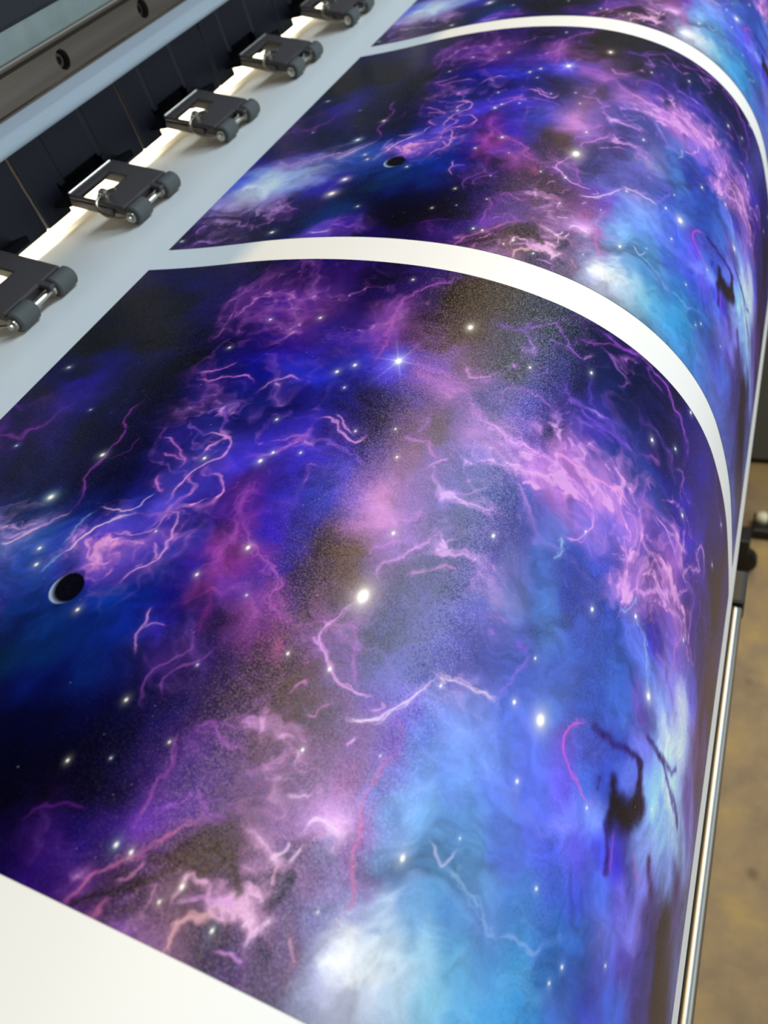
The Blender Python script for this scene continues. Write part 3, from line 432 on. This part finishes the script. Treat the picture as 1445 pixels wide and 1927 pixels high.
ART_HAZE = '948,1050,58,0.5,162,80,192 949,1104,40,0.4,135,60,150 1130,1122,54,0.45,158,82,185 1213,1192,31,0.45,170,84,165 1113,1163,68,0.3,150,70,140 1277,1125,53,0.35,150,92,195 1241,401,79,0.45,165,98,180 1384,463,81,0.5,172,104,195 1004,254,81,0.35,150,82,170 1270,853,82,0.4,190,125,195 1532,539,78,0.5,188,124,208 1671,526,79,0.5,196,126,212 1797,520,79,0.5,200,130,214 1931,519,81,0.45,196,128,212 2093,574,108,0.3,170,112,210 2245,601,104,0.38,185,120,220 2348,586,79,0.3,165,100,210 649,244,116,0.35,130,66,162 503,184,99,0.3,120,58,150 1113,309,88,0.35,150,86,168 658,743,92,0.3,95,85,205 816,846,62,0.35,120,70,200 958,750,73,0.3,110,80,205 648,1079,78,0.3,110,90,210 1190,996,57,0.6,46,33,40 1249,959,42,0.6,80,56,44 1271,670,65,0.3,105,78,78 1416,148,136,0.55,28,20,36 1254,84,97,0.5,26,19,30 1141,574,96,0.4,42,42,92 1449,1048,55,0.4,58,50,140 1529,997,65,0.4,92,80,188 1651,1030,59,0.35,118,110,215 1532,1118,56,0.35,88,78,178 1958,778,75,0.55,50,62,160 2009,876,54,0.4,52,74,172 1997,79,111,0.45,18,20,62 1859,137,74,0.3,30,34,100 1006,822,54,0.35,64,70,165 1110,1317,45,0.35,44,32,66 594,798,42,0.4,14,12,50 709,613,71,0.35,30,36,120 418,742,124,0.45,13,11,44 411,535,97,0.5,7,7,28 1079,772,47,0.3,80,82,185 1778,366,57,0.3,60,50,130 1272,1623,40,0.25,190,130,190 1488,1428,32,0.55,228,165,222 1547,1429,26,0.5,225,170,222 1376,1636,26,0.5,70,58,105 1490,1536,28,0.6,52,30,62 1432,1540,28,0.4,90,55,105 1482,1498,25,0.4,95,60,95 1279,1570,42,0.5,52,34,52 1151,1636,29,0.45,48,30,54 1321,1453,35,0.35,130,85,160 1688,1634,39,0.7,250,252,250 1753,1630,35,0.6,250,252,248 1767,1591,40,0.5,220,236,244 1648,1668,22,0.5,235,242,248 1700,1369,53,0.3,140,185,230 1791,1255,81,0.3,105,155,235 2413,898,45,0.5,205,215,245 2461,994,41,0.5,185,205,245 2416,1149,39,0.4,165,180,240 157,1279,94,0.6,215,222,236 115,1353,74,0.6,212,208,226 227,1242,84,0.5,190,205,232 87,1415,61,0.45,190,160,205 399,1157,91,0.35,60,95,190 95,1509,81,0.5,50,18,75'  # brown spots here partly paint in the gold lamp reflection
ART_US = [0.0, 0.0677, 0.1354, 0.2031, 0.2708, 0.3385, 0.4062, 0.4739, 0.5416, 0.6092, 0.6769, 0.7446, 0.8123, 0.88, 0.9477, 1.0154, 1.0831, 1.1508, 1.2185, 1.2862, 1.3539, 1.4216, 1.4893, 1.557, 1.6247, 1.6924, 1.7601, 1.8277, 1.8954, 1.9631, 2.0308, 2.0985, 2.1662, 2.2339, 2.3016, 2.3693, 2.437, 2.5047, 2.5724, 2.6401, 2.7078]
ART_SIG = [0.0, 0.0534, 0.1077, 0.163, 0.2195, 0.2773, 0.3374, 0.4006, 0.4672, 0.5372, 0.6106, 0.6876, 0.7684, 0.8529, 0.9411, 1.0327, 1.128, 1.2267, 1.3283, 1.432, 1.537, 1.6422, 1.7465, 1.8483, 1.9464, 2.0398, 2.1272, 2.208, 2.2815, 2.3478, 2.4069, 2.4605, 2.5101, 2.556, 2.5985, 2.6379, 2.6749, 2.7099, 2.7432, 2.7749, 2.805]

NS, NT = 1150, 760
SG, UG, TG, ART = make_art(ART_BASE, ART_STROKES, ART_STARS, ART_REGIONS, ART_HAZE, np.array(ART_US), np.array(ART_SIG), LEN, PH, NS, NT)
gx, gz, gnx, gnz = surf(np.clip(UG, 0, LEN))
lift = 0.0012
Yp = yA - TG
Xg = np.broadcast_to(S*(gx + gnx*lift), (NT, NS)); Zg = np.broadcast_to(ZC + S*(gz + gnz*lift), (NT, NS))
Yg = np.broadcast_to((S*Yp)[:, None], (NT, NS))
panel_me = grid_mesh('galaxy_print', Xg[::-1], Yg[::-1], Zg[::-1])
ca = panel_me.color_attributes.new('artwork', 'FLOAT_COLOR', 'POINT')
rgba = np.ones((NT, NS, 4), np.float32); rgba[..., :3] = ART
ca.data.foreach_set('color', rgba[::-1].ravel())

M_print = bpy.data.materials.new('printed_ink'); M_print.use_nodes = True
nt = M_print.node_tree; b = nt.nodes['Principled BSDF']
at = nt.nodes.new('ShaderNodeAttribute'); at.attribute_name = 'artwork'
b.inputs['Roughness'].default_value = 0.28
b.inputs['Specular IOR Level'].default_value = 0.28
tc = nt.nodes.new('ShaderNodeTexCoord')
# the laminate's fine grain: every tiny cell leans its own way and glitters under the lamps
vo = nt.nodes.new('ShaderNodeTexVoronoi'); vo.inputs['Scale'].default_value = 4300
geo = nt.nodes.new('ShaderNodeNewGeometry')
sub = nt.nodes.new('ShaderNodeVectorMath'); sub.operation = 'SUBTRACT'; sub.inputs[1].default_value = (.5, .5, .5)
scl = nt.nodes.new('ShaderNodeVectorMath'); scl.operation = 'SCALE'; scl.inputs['Scale'].default_value = 0.20
add = nt.nodes.new('ShaderNodeVectorMath'); add.operation = 'ADD'
nrm_ = nt.nodes.new('ShaderNodeVectorMath'); nrm_.operation = 'NORMALIZE'
for a, c in ((tc.outputs['Object'], vo.inputs['Vector']), (vo.outputs['Color'], sub.inputs[0]), (sub.outputs[0], scl.inputs[0]), (scl.outputs[0], add.inputs[0]),
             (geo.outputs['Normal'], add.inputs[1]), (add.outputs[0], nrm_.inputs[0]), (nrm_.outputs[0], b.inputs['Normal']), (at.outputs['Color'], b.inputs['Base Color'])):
    nt.links.new(a, c)
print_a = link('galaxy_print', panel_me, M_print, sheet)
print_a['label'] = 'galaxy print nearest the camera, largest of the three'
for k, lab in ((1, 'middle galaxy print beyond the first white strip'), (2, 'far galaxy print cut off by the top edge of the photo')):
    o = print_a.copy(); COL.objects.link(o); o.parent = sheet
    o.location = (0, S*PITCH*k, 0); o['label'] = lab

# ---------------------------------------------------------------- the printer
Y0, Y1 = -1.6, 7.6
printer = bpy.data.objects.new('wide_format_printer', None); COL.objects.link(printer)
printer.location = (S*-1.9, S*3, 0); bpy.context.view_layer.update()
tag(printer, 'wide format printer with blue grey beam, steel rail and black pinch rollers over the sheet', 'printer')
def part(name, me, material, **k): return link(name, me, material, printer, **k)

# platen and the curved apron that the sheet lies on
un = np.linspace(-.88, 2.2, 60); ax, az, anx, anz = surf(un)
off = np.interp(un, [-.9, .1, .8, 2.2], [.006, .02, .045, .06])
outline = [(float(x - a*o), float(min(z - c*o, -1.006))) for x, z, a, c, o in zip(ax, az, anx, anz, off)]
outline += [(-.32, -2.1), (-1.2, -2.1), (-2.75, -1.6)]
part('platen', extrude_y('platen', outline, Y0, Y1), M_body, smooth=False)

# beam above the paper path: blue grey extrusion with a rounded lower nose
nose = []
cx, cz, r = -2.485, -.638, .034
for k in range(9):
    a = math.radians(-100 + k*12.5); nose.append((cx + r*math.cos(a), cz + r*math.sin(a)))
beam = [(-2.9, -.672)] + nose + [(-2.452, -.600), (-2.452, -.28), (-2.9, -.28)]
part('beam', extrude_y('beam', beam, Y0, Y1), M_beam, smooth=False)

# linear rail with chamfered edges and countersunk holes
fx = -2.400
zt, zb = fx*math.tan(math.radians(10.40)), fx*math.tan(math.radians(13.20))
HP, HY, HZ, HR = 0.523, 2.337, -0.502, 0.033
def rail_mesh():
    bm = bmesh.new()
    prof = [(-2.455, zb+.004), (fx-.012, zb), (fx-.012, zb+.006), (fx, zb+.016), (fx, zt-.016), (fx-.012, zt-.006), (fx-.012, zt), (-2.455, zt-.004)]
    n = len(prof); rows = []
    ys = [Y0]
    k0 = math.ceil((Y0 - HY)/HP); holes = [HY + HP*k for k in range(k0, k0+40) if Y0+.1 < HY + HP*k < Y1-.1]
    for h in holes: ys += [h-.05, h+.05]
    ys.append(Y1)
    for y in ys: rows.append([bm.verts.new(V(x, y, z)) for x, z in prof])
    for i in range(len(ys)-1):
        for k in range(n):
            hole = (k == 3 and i % 2 == 1)
            q = (rows[i][k], rows[i+1][k], rows[i+1][(k+1) % n], rows[i][(k+1) % n])
            if not hole: bm.faces.new(q); continue
            h = holes[(i-1)//2]; sg = 24; ring = []; deep = []; bot = []
            for s in range(sg):
                a = 2*math.pi*s/sg
                ring.append(bm.verts.new(V(fx, h + HR*math.cos(a), HZ + HR*math.sin(a))))
                deep.append(bm.verts.new(V(fx-.045, h + HR*math.cos(a), HZ + HR*math.sin(a))))
            fr = [rows[i][3], rows[i][4], rows[i+1][4], rows[i+1][3]]
            e = [bm.edges.new((fr[a], fr[(a+1) % 4])) if bm.edges.get((fr[a], fr[(a+1) % 4])) is None else bm.edges.get((fr[a], fr[(a+1) % 4])) for a in range(4)]
            e += [bm.edges.new((ring[a], ring[(a+1) % sg])) for a in range(sg)]
            bmesh.ops.triangle_fill(bm, edges=e, use_beauty=True)
            for a in range(sg): bm.faces.new((ring[a], ring[(a+1) % sg], deep[(a+1) % sg], deep[a]))
            bm.faces.new(deep)
    bm.faces.new(rows[0]); bm.faces.new(rows[-1][::-1])
    # remove any fill that closed a hole
    for f in [f for f in bm.faces if all(abs((v.co.y/S) - h) <= HR+1e-4 and abs((v.co.z-ZC)/S - HZ) <= HR+1e-4 and abs(v.co.x - S*fx) < 1e-6 for v in f.verts for h in [min(holes, key=lambda q: abs(q - f.calc_center_median().y/S))])]:
        bm.faces.remove(f)
    bmesh.ops.recalc_face_normals(bm, faces=bm.faces)
    me = bpy.data.meshes.new('linear_rail'); bm.to_mesh(me); bm.free()
    return me, holes
rme, holes = rail_mesh()
rail = part('linear_rail', rme, M_rail)
rail['label'] = 'brownish steel guide rail with countersunk bolt holes'
def bolt_mesh():
    bm = bmesh.new(); sg = 20; rings = []
    for rr, d in ((.0265, -.044), (.0265, -.026), (.023, -.022), (.0125, -.022), (.0125, -.034)):
        s6 = 6 if rr < .02 else sg
        rings.append([bm.verts.new(Vector((S*d, S*rr*math.cos(2*math.pi*k/sg), S*rr*math.sin(2*math.pi*k/sg)))) for k in range(sg)])
    for a, c in zip(rings[:-1], rings[1:]):
        for k in range(sg): bm.faces.new((a[k], a[(k+1) % sg], c[(k+1) % sg], c[k]))
    bm.faces.new(rings[0]); bm.faces.new(rings[-1])
    bmesh.ops.recalc_face_normals(bm, faces=bm.faces)
    me = bpy.data.meshes.new('bolt'); bm.to_mesh(me); bm.free(); me.materials.append(M_bolt); return me
bme = bolt_mesh()
for h in holes:
    if not 1.2 < h < 4.4: continue
    o = bpy.data.objects.new('bolt', bme); COL.objects.link(o); o.location = V(fx, h, HZ)
    o.parent = rail; o.matrix_parent_inverse = rail.matrix_world.inverted()

# pale tape above the rail, grey green plate and the dark cover over it
part('pale_tape', box('pale_tape', -2.46, -2.425, Y0, Y1, -.4435, -.4345), M_felt)
part('upper_plate', box('upper_plate', -2.48, -2.442, Y0, Y1, -.43, -.3545), M_panel)
part('top_cover', extrude_y('top_cover', [(-2.9, -.352), (-2.430, -.352), (-2.416, -.34), (-2.40, .25), (-2.9, .30)], Y0, Y1), M_dark, smooth=False)
shade_prof = [(-2.9, .30), (-2.40, .252), (-1.150, 1.00), (-1.165, 1.03), (-2.41, .30), (-2.9, .36)]  # added out of view, shaped to shade the left of the sheet
part('shade_hood', extrude_y('shade_hood', shade_prof, Y0, Y1), M_blocker, smooth=False)
part('inner_back', box('inner_back', -3.02, -2.92, Y0, Y1, -1.7, .36), M_inner)

# black guide panels hanging from the beam, one per pinch roller
SEAM, SP = 1.967, 0.6645
def guide_panel_mesh():
    g = 0.006
    yc = [g, .145, .415, SP-g]
    zc = [-.952, -.846, -.66]
    me = cells('guide_panel', yc, zc, lambda i, j: i == 1 and j == 0, lambda a, c, t: Vector((S*(-2.53 + t), S*a, S*c)), .028)
    bm = bmesh.new(); bm.from_mesh(me)
    for (a0, a1) in ((.15, .185), (.40, .435)):           # shallow vertical ribs
        pts = [(a0, .028), (a0+.012, .034), (a1-.012, .034), (a1, .028)]
        lo = [bm.verts.new(Vector((S*(-2.53 + t), S*a, S*-.86))) for a, t in pts]
        hi = [bm.verts.new(Vector((S*(-2.53 + t), S*a, S*-.662))) for a, t in pts]
        for k in range(3): bm.faces.new((lo[k], lo[k+1], hi[k+1], hi[k]))
        bm.faces.new(lo); bm.faces.new(hi)
    bmesh.ops.recalc_face_normals(bm, faces=bm.faces); bm.to_mesh(me); bm.free()
    return me
gme = guide_panel_mesh(); gme.materials.append(M_black)
for k in range(-3, 8):
    o = bpy.data.objects.new('guide_panel', gme); COL.objects.link(o); o.location = (0, S*(SEAM + SP*k), ZC)
    bv = o.modifiers.new('bevel', 'BEVEL'); bv.width = .0009; bv.segments = 2; bv.limit_method = 'ANGLE'
    o.parent = printer; o.matrix_parent_inverse = printer.matrix_world.inverted()

# pinch rollers: a sloping lever with a window, two rubber rollers on a shaft, a spring and a screw
SLOPE = math.atan2(.080, .27)
def lev(a, bb, t):                            # a along the lever, bb along the printer, t up
    return Vector((S*(-2.415 + a*math.cos(SLOPE) + t*math.sin(SLOPE)), S*bb, S*(-.902 - a*math.sin(SLOPE) + t*math.cos(SLOPE))))
def plate_cells(ac, bc, hole, thick, t0):
    return cells('pinch_lever', ac, bc, hole, lambda a, c, q: lev(a, c, t0 + q), thick)
def make_lever():
    bm = bmesh.new()
    # thin top plate with its window and a fork at the front
    ac = [.0, .040, .125, .200, .245, .292]
    bc = [0, .012, .105, .170, .198, .285]
    def hole(i, j):
        if i == 1 and 1 <= j <= 3: return True             # the window
        if i == 4 and j != 3: return True                  # rollers and the shaft cut-out
        return False
    for me in (plate_cells(ac, bc, hole, .016, .030),
               plate_cells([0, .19], [0, .012], lambda i, j: False, .034, -.004),       # side flanges
               plate_cells([0, .20], [.212, .285], lambda i, j: False, .034, -.004),
               plate_cells([.126, .236], [.014, .21], lambda i, j: False, .030, .001)):  # body under the plate
        bm.from_mesh(me)
    me = bpy.data.meshes.new('pinch_lever'); bm.to_mesh(me); bm.free()
    return me
lever_me = make_lever()
notch_block_me = extrude_y('notch_block', [(-2.60, -.906), (-2.414, -.906), (-2.414, -.880), (-2.50, -.898), (-2.536, -.898), (-2.536, -.825), (-2.60, -.825)], .0, .42)  # added block, stops lamp light leaking through the panel notch
pivot_me = tube('pivot_rod', [(0, 0, 0), (0, .262, 0)], .0055, 10)
pivot_me.transform(Matrix.Translation(lev(.002, .005, .046) - V(0, 0, 0) + Vector((0, 0, ZC))))
SHX, SHZ, RR = -2.150, -.9635, .0345
def cyl_y(name, x, z, y0, y1, r, seg=20, groove=False):
    ends = [(y0, r*.86), (y0+.006, r), (y1-.006, r), (y1, r*.86)]
    return tube(name, [(x, y, z) for y, _ in ends], [q for _, q in ends], seg)
roller_l = cyl_y('rubber_roller', SHX, SHZ, .002, .092, RR)
roller_r = cyl_y('rubber_roller', SHX, SHZ, .200, .290, RR)
shaft_me = tube('shaft', [(SHX, -.02, SHZ), (SHX, .298, SHZ)], .0105, 10)
bush_l = tube('bushing', [(SHX, -.008, SHZ), (SHX, .006, SHZ)], .020, 14)
bush_r = tube('bushing', [(SHX, .186, SHZ), (SHX, .201, SHZ)], .020, 14)
pts = []
for k in range(19):
    q = k/18
    ctrl = [(-2.225, .060, -.880), (-2.262, .050, -.884), (-2.282, .012, -.892), (-2.272, -.020, -.908), (-2.240, -.034, -.930), (-2.195, -.032, -.950), (-2.160, -.016, -.960), (-2.150, .000, -.9635)]
    f = q*(len(ctrl)-1); i = min(int(f), len(ctrl)-2); t = f - i
    p = [np.array(ctrl[max(0, min(len(ctrl)-1, i+d))]) for d in (-1, 0, 1, 2)]
    pts.append(tuple(.5*(2*p[1] + (p[2]-p[0])*t + (2*p[0]-5*p[1]+4*p[2]-p[3])*t*t + (3*p[1]-p[0]-3*p[2]+p[3])*t**3)))
spring_me = tube('spring_wire', pts, .0058, 8)
screw_prof = [(.024, 0), (.024, .006), (.013, .007), (.0175, .008), (.0175, .020), (.013, .025), (.0065, .025), (.0065, .019)]
sv = []; sf = []; sg = 16
base = lev(.132, .040, .046)
nrm = Vector((math.sin(SLOPE), 0, math.cos(SLOPE))); e1 = Vector((0, 1, 0)); e2 = nrm.cross(e1)
for r_, h_ in screw_prof:
    for k in range(sg):
        a = 2*math.pi*k/sg; sv.append(base + S*(nrm*h_ + (e1*math.cos(a) + e2*math.sin(a))*r_))
for i in range(len(screw_prof)-1):
    for k in range(sg): sf.append((i*sg+k, i*sg+(k+1) % sg, (i+1)*sg+(k+1) % sg, (i+1)*sg+k))
sf += [tuple(range(sg)), tuple(range((len(screw_prof)-1)*sg, len(screw_prof)*sg))]
screw_me = mesh_from('screw', [v + Vector((0, 0, 0)) for v in sv], sf)
def shift_mesh(me, dz):                       # tube()/lev() differ by ZC: bring lever-local meshes to world height
    me.transform(Matrix.Translation((0, 0, dz)))
for me_ in (lever_me, screw_me): shift_mesh(me_, ZC)
for me_, mt in ((lever_me, M_lever), (roller_l, M_rubber), (roller_r, M_rubber), (shaft_me, M_steel), (bush_l, M_steel), (bush_r, M_steel), (spring_me, M_wire), (screw_me, M_steel), (pivot_me, M_steel), (notch_block_me, M_blocker)):
    me_.materials.append(mt)
for me_ in (roller_l, roller_r, shaft_me, spring_me, bush_l, bush_r, screw_me, pivot_me):
    me_.polygons.foreach_set('use_smooth', [True]*len(me_.polygons)); me_.set_sharp_from_angle(angle=math.radians(35))
LEV_Y, LEV_P = 2.045, 0.668
for k in range(-1, 4):
    y = S*(LEV_Y + LEV_P*k)
    lv = bpy.data.objects.new('pinch_lever', lever_me); COL.objects.link(lv); lv.location = (0, y, 0)
    bv = lv.modifiers.new('bevel', 'BEVEL'); bv.width = .0007; bv.segments = 2; bv.limit_method = 'ANGLE'
    lv.parent = printer; lv.matrix_parent_inverse = printer.matrix_world.inverted()
    bpy.context.view_layer.update()
    for nm, me_ in (('rubber_roller', roller_l), ('rubber_roller', roller_r), ('shaft', shaft_me), ('bushing', bush_l), ('bushing', bush_r), ('spring_wire', spring_me), ('screw', screw_me), ('pivot_rod', pivot_me), ('notch_block', notch_block_me)):
        o = bpy.data.objects.new(nm, me_); COL.objects.link(o); o.parent = lv

# stand of the printer: posts, feet and casters
for yy in (-.9, 7.15):
    post = part('stand_post', box('stand_post', -1.5, -.9, yy-.12, yy+.12, Zf+.75, -1.95), M_blackmetal)
    foot = part('stand_foot', box('stand_foot', -3.4, .02, yy-.14, yy+.14, Zf+.50, Zf+.78), M_blackmetal, bevel=.003)
    for cxx in (-3.1, -.12):
        wv = tube('caster', [(cxx, yy-.07, Zf+.25), (cxx, yy-.05, Zf+.25), (cxx, yy+.05, Zf+.25), (cxx, yy+.07, Zf+.25)], [.2, .25, .25, .2], 24)
        wo = link('caster', wv, M_blackmetal, foot)

# ---------------------------------------------------------------- metal bar along the sheet's hanging edge
bar = tag(link('metal_bar', tube('metal_bar', [(-.0225, -1.6, -2.75), (-.0225, 2.0, -2.75)], .029, 28), M_alu, smooth=True),
          'shiny round aluminium bar running along the hanging edge of the printed sheet', 'bar')
bar.data.set_sharp_from_angle(angle=math.radians(40))
link('end_clamp', box('end_clamp', -.06, .012, 1.98, 2.16, -2.83, -2.70), M_blackmetal, bar, bevel=.002)['label'] = 'black clamp on the far end of the bar'

# ---------------------------------------------------------------- dark things standing far back on the floor
cab = bpy.data.objects.new('storage_cabinet', None); COL.objects.link(cab); cab.location = V(1.2, 9.6, Zf); bpy.context.view_layer.update()
tag(cab, 'dark grey cabinet standing on the floor at the far right edge', 'cabinet')
link('body', box('body', -.6, 3.0, 9.25, 11.5, Zf+.1, -4.0), M_cab, cab, bevel=.004)
link('plinth', box('plinth', -.5, 2.9, 9.3, 11.4, Zf, Zf+.12), M_blackmetal, cab)
rk = bpy.data.objects.new('equipment_box', None); COL.objects.link(rk); rk.location = V(.8, 7.95, Zf); bpy.context.view_layer.update()
tag(rk, 'low black box with a pale round knob on the floor beside the bar', 'box')
link('case', box('case', .02, 1.4, 7.75, 8.1, Zf, Zf+.18), M_blackmetal, rk, bevel=.003)
link('knob', tube('knob', [(.13, 7.95, Zf+.175), (.13, 7.95, Zf+.30)], [.085, .07], 20), M_knob, rk, smooth=True)
